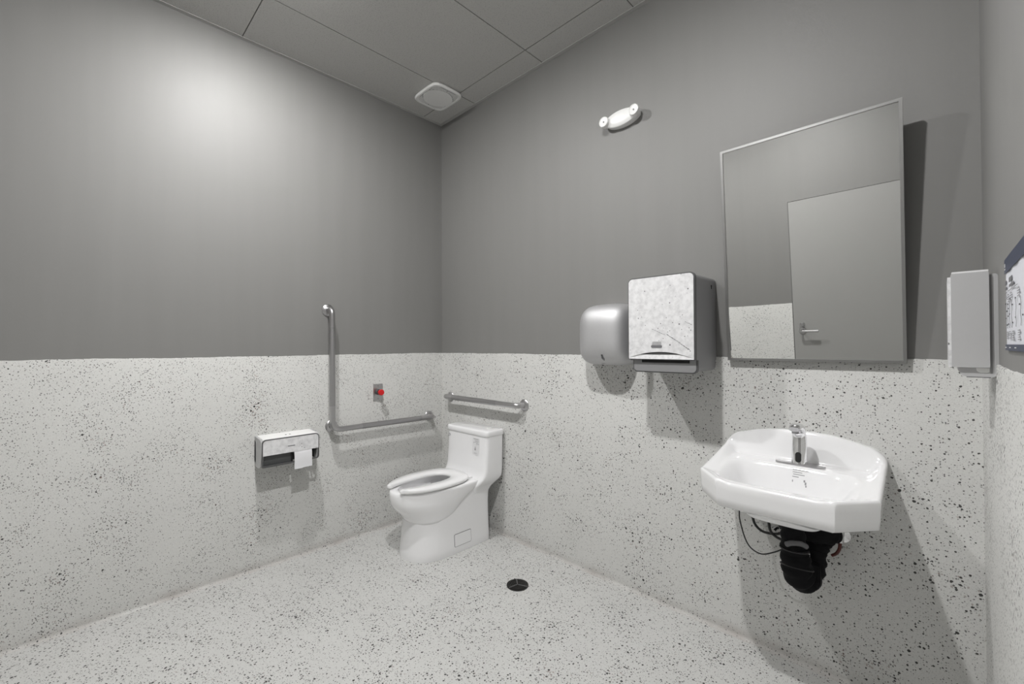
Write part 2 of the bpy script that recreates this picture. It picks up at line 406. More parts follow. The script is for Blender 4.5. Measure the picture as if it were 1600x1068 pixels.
# ------------------------------------------------------------------ hand dryer
t = thing('hand_dryer', 'brushed silver automatic hand dryer left of the towel dispenser', 'hand dryer', (1.55, 0, 1.33))
bm = B(); hx, hz, hd_ = .153, .162, .175; rings = []
for i in range(0, 25):
    a = i / 24 * PI / 2 * .985; yy = hd_ * (math.sin(a) ** (2 / 3.2)) if i else 0; k = math.cos(a) ** (2 / 3.2)
    ring = []
    for j in range(72):
        th = 2 * PI * j / 72; c, s = math.cos(th), math.sin(th); e = 5.0 if s < 0 else 3.8
        ring.append((1.553 + hx * k * math.copysign(abs(c) ** (2 / e), c) * (1 - .0 * s), -.004 - yy, 1.331 + hz * (k ** (1.0 if s < 0 else 1.0)) * math.copysign(abs(s) ** (2 / e), s)))
    rings.append(ring)
loft(bm, rings)
link('shell', bm, M['dryer'], t, True, 60)
link('wall_plate', prismb(rrect(1.41, 1.696, 1.18, 1.482, .03), 'y', -.006, 0), M['gplast'], t)
bm = B(); lathe(bm, [(.001, .0), (.024, .0), (.028, .012), (.020, .03), (.001, .03)], (1.553, -.09, 1.180), 'z', 28); link('air_nozzle', bm, M['dplast'], t)
# double down arrow icon on the lower front
def dry_y(x, z):
    k = max(0, 1 - abs((x - 1.553) / hx) ** 3.4 - abs((z - 1.331) / hz) ** 3.4); return -.004 - hd_ * k ** (1 / 3.2)
bm = B()
def arrowpoly(ax, az, w=.0010):
    for (x0, z0, x1, z1) in ((ax, az + .03, ax, az + .008), (ax - .008, az + .014, ax, az), (ax + .008, az + .014, ax, az), (ax - .004, az + .03, ax - .004, az + .012), (ax + .004, az + .03, ax + .004, az + .012), (ax - .004, az + .03, ax + .004, az + .03)):
        tube(bm, [(x0, -.159, z0), (x1, -.159, z1)], w, 6)
arrowpoly(1.578, 1.196)
ic = link('arrow_icon', bm, M['ink'], t)
for v in ic.data.vertices:
    wx, wz = v.co.x + 1.55, v.co.z + 1.33; v.co.y = dry_y(wx, wz) + .0003 + (-.001 if (v.co.y + .159) < 0 else 0)

# ------------------------------------------------------------------ paper towel dispenser
X0, X1 = 1.775, 2.082
t = thing('paper_towel_dispenser', 'boxy grey paper towel dispenser with white marbled front panel', 'dispenser', ((X0 + X1) / 2, 0, 1.36))
bm = prismb(rrect(X0 + .003, X1 - .003, 1.205, 1.575, .022, 6, (.022, .022, 0, 0)), 'y', -.233, -.004, .004, 2)
link('housing', bm, M['gplast'], t)
bm = prismb(rrect(X0 + .012, X1 - .006, 1.158, 1.210, .022, 6, (0, 0, .022, .022)), 'y', -.216, -.004, .004, 2); link('lower_housing', bm, M['gplast'], t)
bm = prismb(rrect(X0, X1, 1.209, 1.579, .022, 8, (.022, .022, .001, .001)), 'y', -.246, -.233, .002, 2); link('cover_rim', bm, M['bezel'], t)
def arch(q): return 1.2165 + .0275 * (1 - (2 * q - 1) ** 2)
up = [p_ for p_ in rrect(X0 + .005, X1 - .005, 1.2165, 1.574, .019, 8, (.019, .019, 0, 0))][:-2]
pts = up + [(X0 + .005 + (X1 - X0 - .010) * q / 28, arch(q / 28)) for q in range(29)]
bm = prismb(pts, 'y', -.2505, -.243, .0012, 2)
cov = link('front_panel', bm, M['marbleA'], t)
# printed strokes on the panel
bm = B()
def stroke(x0, z0, x1, z1, w, n=9, y=-.2508):
    for i in range(n):
        a, b_ = i / n, (i + .82) / n; dz = random.uniform(-.0012, .0012)
        tube(bm, [(x0 + (x1 - x0) * a, y, z0 + (z1 - z0) * a + dz), (x0 + (x1 - x0) * b_, y, z0 + (z1 - z0) * b_ + dz)], w * random.uniform(.6, 1.2), 5)
stroke(1.893, 1.345, 1.955, 1.318, .0011, 6); stroke(1.962, 1.320, 2.062, 1.252, .0014, 10); stroke(2.040, 1.372, 2.071, 1.357, .0012, 4)
for (x, z, r) in ((1.86, 1.515, .0028), (1.975, 1.455, .003), (1.825, 1.432, .002), (1.828, 1.395, .0028), (1.845, 1.40, .0018), (1.862, 1.362, .002), (2.016, 1.362, .0034), (2.058, 1.345, .0022), (2.065, 1.335, .0025), (1.945, 1.302, .002), (1.925, 1.293, .0018), (1.965, 1.33, .002), (1.942, 1.45, .0018), (1.905, 1.44, .0016), (2.0, 1.48, .0015), (1.975, 1.335, .0022), (2.03, 1.40, .002), (2.02, 1.392, .0016), (2.062, 1.248, .0022), (1.978, 1.53, .002)):
    lathe(bm, [(.0001, 0), (r, 0), (r * .8, .0006), (.0001, .0006)], (x, -.2504, z), 'y', 8, -1)
link('printed_specks', bm, M['midink'], cov)['kind'] = 'stuff'
bm = B()
for i, zz in enumerate((1.286, 1.281, 1.276)): box(bm, 1.895 - .001 * i, 1.935 + .001 * i, -.2512, -.2506, zz, zz + .0018)
prism(bm, rrect(1.889, 1.939, 1.262, 1.2735, .005), 'y', -.2522, -.2504); link('badge', bm, M['midink'], cov)
# shallow arched scoop at the foot of the panel
bm = B(); n = 28; rings = []
for i in range(n + 1):
    q = i / n; x = X0 + .0055 + (X1 - X0 - .011) * q; zt = arch(q) + .002; dp = .0065 * (1 - (2 * q - 1) ** 2) + .0006
    rings.append([(x, -.240, 1.212), (x, -.2505, 1.212), (x, -.2500, 1.2155), (x, -.2500 + dp * .55, 1.2155 + (zt - 1.2155) * .5), (x, -.2500 + dp, zt), (x, -.240, zt)])
loft(bm, rings); link('pull_scoop', bm, M['marbleA'], cov)
# chin: outlined tray with slot
pts = rrect(X0 + .016, X1 + .002, 1.152, 1.2095, .020, 8, (.001, .001, .022, .020))
link('chin_rim', prismb(pts, 'y', -.231, -.218, .0015, 2), M['bezel'], t)
ch = link('chin_plate', prismb(rrect(X0 + .021, X1 - .003, 1.157, 1.2085, .017, 8, (.001, .001, .018, .017)), 'y', -.2335, -.226, .0015, 2), M['gplast'], t)
link('paper_slot', boxb(1.836, 2.052, -.2352, -.23, 1.196, 1.208), M['dark'], ch, False)
bm = B(); prism(bm, disc(-.058, 1.535, .0045, 16), 'x', X1 - .004, X1 - .0015); box(bm, X1 - .004, X1 - .0014, -.060, -.056, 1.522, 1.534); link('keyhole', bm, M['dark'], t, False)

# ------------------------------------------------------------------ soap dispenser on the right wall
SY0 = -.493; SY1 = -.363
t = thing('soap_dispenser', 'upright light grey soap dispenser on the right-hand wall', 'dispenser', (XC, (SY0 + SY1) / 2, 1.32))
link('wall_shell', prismb(rrect(2.832, XC - .0, 1.190, 1.443, .016, 6, (.006, .012, .020, .016)), 'y', SY0 + .008, SY1 - .004, .003, 2), M['lplast'], t)
cv = link('cover', prismb(rrect(2.8205, 2.886, 1.2145, 1.449, .003, 4), 'y', SY0, SY1, .002, 2), M['lplast'], t)
bm = boxb(2.8145, 2.821, SY0 + .003, SY1 - .003, 1.214, 1.441, .002); link('front_panel', bm, M['marbleB'], cv)
link('painted_highlight', prismb(rrect(2.822, 2.8855, 1.4492, 1.4535, .0015, 3), 'y', SY0 + .001, SY1 - .001), M['white'], cv)  # white strip standing in for the highlight on the cover's top bevel
link('level_window', prismb(rrect(2.863, 2.885, 1.202, 1.2135, .006, 6, (0, 0, .008, .004)), 'y', SY0 + .0065, SY0 + .009), M['wplast'], t)
link('base_seam', boxb(2.846, XC - .014, SY0 + .007, SY0 + .0085, 1.1895, 1.1912), M['bezel'], t, False)
link('side_groove', boxb(2.8865, 2.8905, SY0 + .0072, SY0 + .012, 1.20, 1.440), M['gplast'], t, False)

# ------------------------------------------------------------------ hand-washing poster on the right wall
t = thing('hand_washing_poster', 'white and navy hand hygiene poster beside the soap dispenser', 'poster', (XC, -.80, 1.35))
PY0, PY1, PZ0, PZ1 = -.688, -.99, 1.259, 1.447
xp = XC - .0012
bm = B(); nn = 24; rings = []
for i in range(nn + 1):
    q = i / nn; y = PY0 + (PY1 - PY0) * q; w = .0007 * math.sin(q * 19) + .0007
    top = PZ1 + .0012 * math.sin(q * 23) - .001 * (i % 3 == 0)
    rings.append([(xp - w, y, PZ0), (xp - w, y, top), (xp - w - .0004, y, top), (xp - w - .0004, y, PZ0)])
loft(bm, rings); link('sheet', bm, M['poster'], t)
def pbar(bm, y0, y1, z0, z1):
    y0, y1 = PY0 - y0, PY0 - y1; xo = XC - .0044; box(bm, xo, xo + .0006, y1, y0, z0, z1)
bm = B(); pbar(bm, 0.0, .325, PZ1 - .030, PZ1 - .001); link('navy_band', bm, M['navy'], t, False)
bm = B(); pbar(bm, 0, .325, PZ0, PZ0 + .012); link('navy_band', bm, M['navy'], t, False)
bm = B()
for (y0, y1, z0, z1) in ((.006, .030, .134, .1415), (.010, .038, .124, .1285), (.075, .125, .134, .1425), (.080, .15, .124, .129)): pbar(bm, y0, y1, PZ0 + z0, PZ0 + z1)
link('heading_print', bm, M['midink'], t, False)['kind'] = 'stuff'
bm = B()
for (y0, y1, z0) in ((0, .035, .1175), (.055, .20, .1175)): pbar(bm, y0, y1, PZ0 + z0, PZ0 + z0 + .0013)
for (y0, c) in ((.003, 2), (.045, 4), (.092, 4), (.20, 4)):
    for k in range(c): pbar(bm, y0, y0 + .022 + .006 * (k % 3), PZ0 + .110 - .0045 * k, PZ0 + .1118 - .0045 * k)
for (y0, c) in ((.022, 4), (.062, 4), (.118, 5), (.20, 5)):
    for k in range(c): pbar(bm, y0, y0 + .018 + .008 * ((k + 1) % 3), PZ0 + .036 - .004 * k, PZ0 + .0378 - .004 * k)
for yl in (.014, .044, .078, .112, .175, .24):
    for k in range(13): pbar(bm, yl + .004 * math.sin(k * .9), yl + .004 * math.sin(k * .9) + .0014, PZ0 + .044 + .004 * k, PZ0 + .0482 + .004 * k)
link('text_lines', bm, M['greyink'], t, False)['kind'] = 'stuff'
bm = B()
for (y, z) in ((.008, .094), (.028, .078), (.010, .064), (.030, .050), (.047, .091), (.052, .082), (.049, .067), (.053, .051), (.085, .099), (.072, .070), (.118, .086), (.118, .052), (.165, .095), (.165, .06), (.22, .08), (.26, .06)):
    pbar(bm, y, y + .0095, PZ0 + z, PZ0 + z + .0026)
link('step_tabs', bm, M['ink'], t, False)['kind'] = 'stuff'
bm = B()
for (y, z) in ((.006, .005), (.075, .005), (.16, .005)): pbar(bm, y, y + .022, PZ0 + z, PZ0 + z + .002)
o = link('footer_print', bm, M['white'], t, False); o['kind'] = 'stuff'
for v in o.data.vertices: v.co.x -= .0008
bm = B(); pbar(bm, .012, .024, PZ1 - .0235, PZ1 - .021); pbar(bm, .014, .020, PZ1 - .018, PZ1 - .011); o = link('header_mark', bm, M['white'], t, False)
for v in o.data.vertices: v.co.x -= .0008

# ------------------------------------------------------------------ grab bars
def flange(t, c, axis, sgn, r=.038):
    bm = B(); lathe(bm, [(.001, 0), (r, 0), (r, .003), (r * .93, .0065), (r * .62, .011), (r * .5, .013), (.001, .013)], c, axis, 36, sgn)
    return link('flange', bm, M['satin'], t)
W0 = .005
t = thing('l_shaped_grab_bar', 'L-shaped stainless steel grab bar on the left wall', 'grab bar', (0, -.89, .75))
flange(t, (0.001, -.899, 1.508), 'x', 1); flange(t, (W0, -.880, .765), 'x', 1); flange(t, (W0, -.130, .742), 'x', 1)
R = .0175; bx = .072
bm = B(); tube(bm, rounded_path([(.004, -.899, 1.508), (bx, -.901, 1.508), (bx, -.901, 1.36)], .032, 8), R, 20); link('end_bend', bm, M['satin'], t)
bm = B(); tube(bm, [(bx, -.901, 1.395), (bx, -.899, .90)], R * 1.04, 20); link('vertical_grip', bm, M['knurl'], t)
bm = B(); tube(bm, rounded_path([(bx, -.899, .905), (bx, -.899, .748), (bx, -.655, .748)], .062, 10), R, 20); link('corner_elbow', bm, M['satin'], t)
bm = B(); tube(bm, [(bx, -.705, .748), (bx, -.245, .744)], R * 1.04, 20); link('horizontal_grip', bm, M['knurl'], t)
bm = B(); tube(bm, rounded_path([(bx, -.25, .744), (bx, -.130, .742), (.008, -.130, .742)], .032, 8), R, 20); link('end_bend', bm, M['satin'], t)
bm = B(); tube(bm, [(.008, -.882, .765), (bx - .002, -.893, .765)], R * .95, 16); link('standoff', bm, M['satin'], t)

t = thing('straight_grab_bar', 'straight stainless steel grab bar above the toilet tank', 'grab bar', (.5, 0, .895))
ya = -.066; zb = .892
flange(t, (.118, -W0, zb - .006), 'y', -1); flange(t, (.892, -W0, zb), 'y', -1)
bm = B(); tube(bm, rounded_path([(.118, -.008, zb + .002), (.122, ya, zb + .002), (.25, ya, zb + .002)], .030, 8), R, 20); link('end_bend', bm, M['satin'], t)
bm = B(); tube(bm, [(.22, ya, zb + .002), (.70, ya, zb)], R * 1.04, 20); link('grip', bm, M['knurl'], t)
bm = B(); tube(bm, rounded_path([(.69, ya, zb), (.885, ya, zb), (.892, -.008, zb)], .036, 8), R, 20); link('end_bend', bm, M['satin'], t)

# ------------------------------------------------------------------ emergency call button
t = thing('emergency_call_button', 'red push button on a steel wall plate above the grab bar', 'button', (W0, -.552, .955))
link('wall_plate', boxb(W0, W0 + .004, -.588, -.518, .897, 1.014, .0012), M['satin'], t)
bm = B(); lathe(bm, [(.001, 0), (.020, 0), (.020, .014), (.018, .017), (.001, .017)], (W0 + .004, -.553, .957), 'x', 28); link('collar', bm, M['dplast'], t)
bm = B(); lathe(bm, [(.001, 0), (.011, 0), (.011, .018), (.0195, .021), (.0205, .026), (.0205, .034), (.018, .038), (.001, .040)], (W0 + .018, -.553, .957), 'x', 32); link('push_button', bm, M['red'], t)
for zz in (1.0, .911):
    bm = B(); lathe(bm, [(.001, 0), (.004, 0), (.0035, .0015), (.001, .002)], (W0 + .004, -.553, zz), 'x', 12); link('screw', bm, M['gplast'], t)

# ------------------------------------------------------------------ toilet paper dispenser
TY0, TY1 = -1.318, -1.003
t = thing('toilet_paper_dispenser', 'low double-roll toilet paper dispenser with marbled front panel', 'dispenser', (W0, -1.16, .67))
def shell_ring(y, s=0.0):
    # side profile (x, z): upright back, deep rounded belly
    return [(x, y, z) for x, z in [(W0, .765), (.105, .758), (.122, .750), (.128, .738), (.128, .70), (.122, .64), (.105, .605), (.085, .595), (.03, .597), (.012, .607), (W0, .63)]]
bm = B(); prism(bm, [(y, z) for y, z in rrect(TY0, TY1, .597, .762, .024)], 'x', W0, .03); bevel(bm, .003, 2, 50); link('back_plate', bm, M['lplast'], t)
for (ya0, ya1) in ((TY0, TY0 + .012), (TY1 - .012, TY1)):
    bm = B(); loft(bm, [shell_ring(ya0), shell_ring(ya1)]); bevel(bm, .003, 2, 40); link('side_cheek', bm, M['lplast'], t)
bm = B(); prism(bm, [(x, z) for x, z in ((W0, .765), (.105, .758), (.122, .750), (.128, .738), (.126, .733), (.118, .740), (.10, .748), (W0, .752))], 'y', TY0 + .004, TY1 - .004); link('top_cover', bm, M['wplast'], t)
# dark bezel round the front face, open at the foot
bm = B(); o_ = rrect(TY0 + .003, TY1 - .002, .606, .757, .020, 8, (.022, .022, .004, .016)); i_ = rrect(TY0 + .008, TY1 - .007, .611, .752, .016, 8, (.018, .018, .004, .012))
loft(bm, [[(.122, y, z) for y, z in o_], [(.133, y, z) for y, z in o_], [(.133, y, z) for y, z in i_], [(.122, y, z) for y, z in i_], [(.122, y, z) for y, z in o_]], False, False); link('bezel', bm, M['bezel'], t)
fp = link('front_panel', prismb(rrect(TY0 + .008, TY1 - .007, .668, .752, .018, 8, (.018, .018, 0, 0)), 'x', .122, .1335, .001, 1), M['marbleB'], t)
link('badge', prismb(rrect(-1.182, -1.142, .703, .7075, .002, 3), 'x', .1330, .1345), M['midink'], fp)
link('roll_cover', boxb(.060, .112, TY0 + .012, -1.155, .609, .70, .012, 3), M['dplast'], t)
link('light_leak_stop', boxb(.008, .112, TY0 + .012, -1.155, .598, .609), M['dplast'], t, False)  # added closing piece, blocks light leaking between back plate and shell
link('inner_cavity', boxb(.032, .06, TY0 + .012, TY1 - .012, .607, .745), M['dark'], t, False)
for yy in (-1.235, -1.09):
    bm = B(); lathe(bm, [(.018, -.045), (.047, -.045), (.047, .045), (.018, .045), (.018, -.045)], (.078 if yy > -1.2 else .075, yy, .682), 'y', 32); 
    if yy > -1.2: tr = link('tissue_roll', bm, M['paper'], t)
    else: bm.free()
link('divider', boxb(.050, .120, -1.158, -1.150, .606, .668), M['dark'], t, False)
link('divider', boxb(.050, .124, TY1 - .03, TY1 - .026, .615, .668), M['dark'], t, False)
# hanging sheet of tissue
bm = B(); K = 10; path = [(.121, .690), (.127, .674), (.132, .662), (.1345, .65), (.136, .62), (.136, .60), (.1355, .580), (.1365, .566)]
loft(bm, [[(x, y, z + (.003 if y > -1.1 else 0)) for y in [-1.146 + .098 * k / K for k in range(K + 1)]] + [(x + .0008, y, z + (.003 if y > -1.1 else 0)) for y in [-1.048 - .098 * k / K for k in range(K + 1)]] for x, z in path])
link('tissue_sheet', bm, M['paper'], t)
for yy in (-1.172, -1.150):
    bm = B(); prism(bm, disc(.07, yy, .005, 12), 'z', .7575, .7612); link('keyhole', bm, M['dark'], t, False)
ROOT_TPD = t

# ------------------------------------------------------------------ floor drain
dx, dy = 1.188, -.384; DR = .058
t = thing('floor_drain', 'round black slotted drain set in the speckled floor', 'drain', (dx, dy, 0))
bm = B(); lathe(bm, [(.001, .0005), (DR, .0005), (DR, .004), (DR - .004, .0045), (DR - .006, .002), (.001, .002)], (dx, dy, 0), 'z', 40); link('rim', bm, M['iron'], t)
bm = B()
for k, r in enumerate((.046, .036, .026, .016)):
    pts = []
    loft(bm, [[(dx + rr * math.cos(a), dy + rr * math.sin(a), z) for a in [2 * PI * i / 36 for i in range(36)]] for rr, z in ((r - .0028, .0015), (r + .0028, .0015), (r + .0028, .006), (r - .0028, .006), (r - .0028, .0015))], False, False)
lathe(bm, [(.001, .0), (.008, .0), (.008, .006), (.001, .0065)], (dx, dy, 0), 'z', 20)
link('grate_ring', bm, M['iron'], t)
for a in (20, 140, 260):
    bm = B(); q = math.radians(a); d = Vector((math.cos(q), math.sin(q), 0)); tube(bm, [Vector((dx, dy, .005)), Vector((dx, dy, .005)) + d * (DR - .004)], .003, 8); link('spoke', bm, M['bezel'], t)

# ------------------------------------------------------------------ toilet
TX = .502
t = thing('toilet', 'white one-piece elongated toilet with open-front seat in the corner', 'toilet', (TX, -.4, 0))
def dring(f, b, w, z, nf=2.15, nb=4.5, fl=.26, n=64, fr=0):
    cyy = f + min(fl, (b - f) * .6); out = []
    for i in range(n):
        th = 2 * PI * i / n; c, s = math.cos(th), math.sin(th); L = (b - cyy) if s > 0 else (cyy - f); e = nb if s > 0 else nf
        out.append((TX + w * math.copysign(abs(c) ** (2 / e), c), cyy + L * math.copysign(abs(s) ** (2 / e), s), z))
    return out
bm = B()
# skirt
loft(bm, [dring(f, b, w, z, 2.3, 14, .2) for f, b, w, z in ((-.652, -.098, .170, 0), (-.653, -.097, .172, .006), (-.648, -.097, .169, .05), (-.640, -.097, .165, .12), (-.634, -.097, .161, .20), (-.632, -.096, .159, .25), (-.60, -.095, .160, .30), (-.5, -.092, .163, .345), (-.42, -.085, .168, .372))], True, False)
# bowl with rim and well
loft(bm, [dring(f, b, w, z, 2.1, nb, .36) for f, b, w, z, nb in ((-.60, -.46, .10, .208, 2.5), (-.634, -.40, .1530, .220, 2.6), (-.640, -.36, .1600, .233, 2.6), (-.654, -.325, .1645, .252, 2.8), (-.677, -.30, .1700, .277, 3), (-.700, -.275, .1748, .300, 3), (-.717, -.25, .1784, .322, 3.2), (-.727, -.215, .1806, .345, 3.5), (-.731, -.165, .1820, .370, 3.8), (-.732, -.14, .183, .395, 4), (-.730, -.135, .183, .407, 4), (-.725, -.13, .179, .413, 4),
    )] + [dring(f, b, w, z, 2.1, 2.4, .25) for f, b, w, z in ((-.682, -.29, .128, .414), (-.675, -.295, .122, .408), (-.680, -.29, .128, .385), (-.66, -.30, .112, .35), (-.61, -.33, .088, .28), (-.55, -.36, .06, .235))], True, True)
# tank shoulder and tank
def tring(f, b, w, z, nb=9, nf=7): return dring(f, b, w, z, nf, nb, .07)
loft(bm, [tring(f, b, w, z) for f, b, w, z in ((-.25, -.092, .166, .330), (-.25, -.080, .172, .350), (-.245, -.050, .186, .372), (-.232, -.024, .199, .392), (-.212, -.013, .206, .412), (-.196, -.012, .2090, .435), (-.186, -.011, .2100, .47), (-.179, -.011, .2110, .56), (-.172, -.011, .2125, .684))], True, True)
link('body', bm, M['porc'], t, True, 70)
bm = B(); loft(bm, [tring(f, b, w, z, 10, 8) for f, b, w, z in ((-.168, -.013, .209, .680), (-.176, -.009, .2155, .683), (-.179, -.008, .2175, .690), (-.179, -.008, .2175, .710), (-.176, -.010, .2145, .7175), (-.169, -.015, .208, .7205))])
tk = link('tank_lid', bm, M['porc'], t, True, 50)
bm = B(); lathe(bm, [(.001, 0), (.019, 0), (.018, .003), (.001, .0035)], (TX + .135, -.082, .7205), 'z', 28); link('flush_button', bm, M['wplast'], tk)
bm = B(); lathe(bm, [(.001, 0), (.0085, 0), (.0085, .0015), (.001, .0018)], (TX - .178, -.1735, .652), 'y', 20, -1); em = link('emblem', bm, M['midink'], t)
bm = B(); lathe(bm, [(.001, 0), (.0055, 0), (.001, .0004)], (TX - .178, -.1753, .652), 'y', 16, -1); link('emblem_centre', bm, M['white'], em)
# seat: U shape, open at the front
SEC = -.47
def seat_pts(w, f, b, n0=2.0, nb=2.9):
    out = []
    for i in range(181):
        th = math.radians(-90 + 360 * i / 180); c, s = math.cos(th), math.sin(th); L = (b - SEC) if s > 0 else (SEC - f); e = nb if s > 0 else n0
        out.append((w * math.copysign(abs(c) ** (2 / e), c), SEC + L * math.copysign(abs(s) ** (2 / e), s)))
    return out
bm = B(); rings = []
def outer(th): c, q = math.cos(th), math.sin(th); L, e = ((.248, 2.9) if q > 0 else (.268, 2.0)); return (.182 * math.copysign(abs(c) ** (2 / e), c), SEC + L * math.copysign(abs(q) ** (2 / e), q))
def inner(th):
    c, q = math.cos(th), math.sin(th)
    if q > 0: return (.090 * math.copysign(abs(c) ** (2 / 2.2), c), SEC + .145 * abs(q) ** (2 / 2.2))
    y = SEC - .262 * abs(q); k = (SEC - y) / .262; return (math.copysign(.090 - .046 * k ** 2.2, c), y)
for k in range(141):
    th = math.radians(-62 + 304 * k / 140); c0 = Vector(outer(th)); c1 = Vector(inner(th)); d = c1 - c0
    f = lambda q, z: (TX + c0.x + d.x * q, c0.y + d.y * q, z)
    rings.append([f(.0, .428), f(.02, .421), f(.08, .419), (f(.92, .419)), f(.98, .421), f(1, .428), f(.985, .436), f(.92, .4415), f(.5, .4430), f(.08, .4415), f(.015, .436)])
# rounded ends
def shrink(r, k, dy):
    c = Vector((0, 0, 0))
    for p in r: c += Vector(p)
    c /= len(r); return [tuple(c + (Vector(p) - c) * k + Vector((0, dy, 0))) for p in r]
r0, r1 = rings[0], rings[-1]
rings = [shrink(r0, .35, -.016), shrink(r0, .75, -.012), shrink(r0, .94, -.005)] + rings + [shrink(r1, .94, -.005), shrink(r1, .75, -.012), shrink(r1, .35, -.016)]
loft(bm, rings); seat_o = link('seat', bm, M['seat'], t, True, 60)
for sx in (-.105, .105):
    link('hinge', boxb(TX + sx - .022, TX + sx + .022, -.262, -.222, .412, .428, .005, 2), M['seat'], seat_o)
link('bumper', boxb(TX - .118, TX - .104, -.60, -.575, .414, .420, .001, 1), M['gplast'], seat_o, False)
# bolt cover plate on the skirt
sk = TX + .1652
def shear(bm):
    for v in bm.verts: v.co.x += (.114 - v.co.z) * .055
    return bm
bm = B(); prism(bm, rrect(-.400, -.272, .042, .114, .006), 'x', sk - .012, sk + .0024); pl = link('bolt_cover', shear(bm), M['porc'], t)
bm = B()
o_ = rrect(-.4022, -.2698, .0398, .1162, .008); i_ = rrect(-.400, -.272, .042, .114, .006)
loft(bm, [[(sk - .012, a, b) for a, b in o_], [(sk + .0016, a, b) for a, b in o_], [(sk + .0016, a, b) for a, b in i_], [(sk - .012, a, b) for a, b in i_]], False, False); link('cover_seam', shear(bm), M['bezel'], pl, False)
# clear sticker with printed marks on the tank
def tilt(bm):
    for v in bm.verts: v.co.y -= (.684 - v.co.z) * .0565
    return bm
stk = link('sticker', tilt(boxb(TX + .075, TX + .142, -.1732, -.1715, .555, .665, 0)), M['sticker'], t, False)
bm = B()
for (z, a, b) in ((.660, .082, .135), (.6555, .088, .132), (.648, .096, .136), (.642, .100, .136), (.636, .084, .130), (.630, .084, .092), (.630, .112, .138), (.624, .110, .140), (.566, .094, .122)): box(bm, TX + a, TX + b, -.1736, -.1730, z, z + .0018)
pts = [(TX + .104 + .006 * math.cos(a), .590 + .006 * math.sin(a)) for a in [math.radians(-200 + 220 * i / 12) for i in range(13)]] + [(TX + .104, .612)]
prism(bm, pts, 'y', -.1738, -.1730); link('sticker_print', tilt(bm), M['greyink'], stk, False)['kind'] = 'stuff'

# ------------------------------------------------------------------ wash basin
CX = 2.399; HW = .270
t = thing('wash_basin', 'white wall-hung wash basin with raised back and chamfered corners', 'sink', (CX, 0, .8))
def W(y):
    d = -y
    if d < .325: return HW - .004 * (1 - d / .325)
    return HW - (d - .325) / (.438 - .325) * (HW - .172)
def ss(a, b, x): q = max(0, min(1, (x - a) / (b - a))); return q * q * (3 - 2 * q)
def topz(x, y):
    d = -y; ax = abs(x); w = W(y)
    e = (w - ax)                                     # distance in from the side edge
    fr = .438 - d                                    # distance in from the front
    deck = .8165 - .026 * ss(.15, .33, d)
    # back ledge profile
    bt = .931 - .030 * (ax / .205) ** 2.4 if ax < .205 else .901 - .045 * ((ax - .205) / .065) ** 2.0
    back = bt
    # wing height along the side: falls from the back to the side corner
    wing = .868 - (.868 - .798) * min(1, d / .32) ** .9
    kb = 1 - ss(.022, .062, d)
    kw = 1 - ss(.010, .055, e)
    z = deck
    z = max(z, deck + (wing - deck) * kw)
    z = z + (max(bt, z) - z) * kb
    if d < .03: z = min(z, bt) if ax > .19 else z
    # basin
    bx = .205; q = ((ax / bx) ** 4 + (abs((d - .268) / .128)) ** 4)
    r = q ** .25
    if r < 1.12:
        dep = .135 * (1 - ss(.50, 1.05, r)) + .012 * (1 - ss(0, .9, r))
        z -= dep
    # round over outer edges
    rr = .010
    for s in (e, fr):
        if s < rr: z -= rr - math.sqrt(max(0, rr * rr - (rr - s) ** 2))
    return z
NX, NY = 110, 90
bm = B(); G = []
xsn = []
for i in range(NX + 1):
    u = -1 + 2 * i / NX; xsn.append(math.copysign(1 - (1 - abs(u)) ** 1.25, u) if True else u)
ysn = [0.438 * (1 - (1 - (j / NY)) ** 1.12) if j > 0 else 0 for j in range(NY + 1)]
for j in range(NY + 1):
    y = -ysn[j]; row = []
    for i in range(NX + 1):
        x = xsn[i] * W(y); row.append(bm.verts.new((CX + x, y - W0 + .0, topz(x, y))))
    G.append(row)
for j in range(NY):
    for i in range(NX): bm.faces.new((G[j][i], G[j][i + 1], G[j + 1][i + 1], G[j + 1][i]))
# apron: go round the left side, front, right side
edge = [G[j][0] for j in range(NY + 1)] + [G[NY][i] for i in range(1, NX + 1)] + [G[j][NX] for j in range(NY - 1, -1, -1)]
def apz(y): return .722 - .022 * ss(.0, .30, -y)
prev = edge
for (ins, f) in ((.0015, .25), (.003, .6), (.006, .93), (.014, 1.0)):
    cur = []
    for v in edge:
        x, y = v.co.x - CX, v.co.y; zb_ = apz(y); k = 1 - ins / .27
        cur.append(bm.verts.new((CX + x * k, (y * (1 - ins / .44)) - (0 if y < -.02 else 0), v.co.z + (zb_ - v.co.z) * f)))
    for a in range(len(edge) - 1): bm.faces.new((prev[a], prev[a + 1], cur[a + 1], cur[a]))
    prev = cur
low = prev
# underside: bulge of the bowl
levels = [(.90, .703), (.80, .692), (.66, .674), (.50, .662), (.28, .657)]
for k, z in levels:
    cur = [bm.verts.new((CX + (v.co.x - CX) * k, -.24 + (v.co.y + .24) * k, z)) for v in low]
    for a in range(len(low) - 1): bm.faces.new((prev[a], prev[a + 1], cur[a + 1], cur[a]))
    bm.faces.new((prev[-1], prev[0], cur[0], cur[-1])); prev = cur
bm.faces.new(prev)
link('basin', bm, M['porc'], t, True, 62)
bm = B(); lathe(bm, [(.001, 0), (.028, 0), (.028, .003), (.02, .004), (.014, .0), (.001, -.002)], (CX, -.26, topz(0, -.26) + .0005), 'z', 28); link('drain_flange', bm, M['chrome'], t)
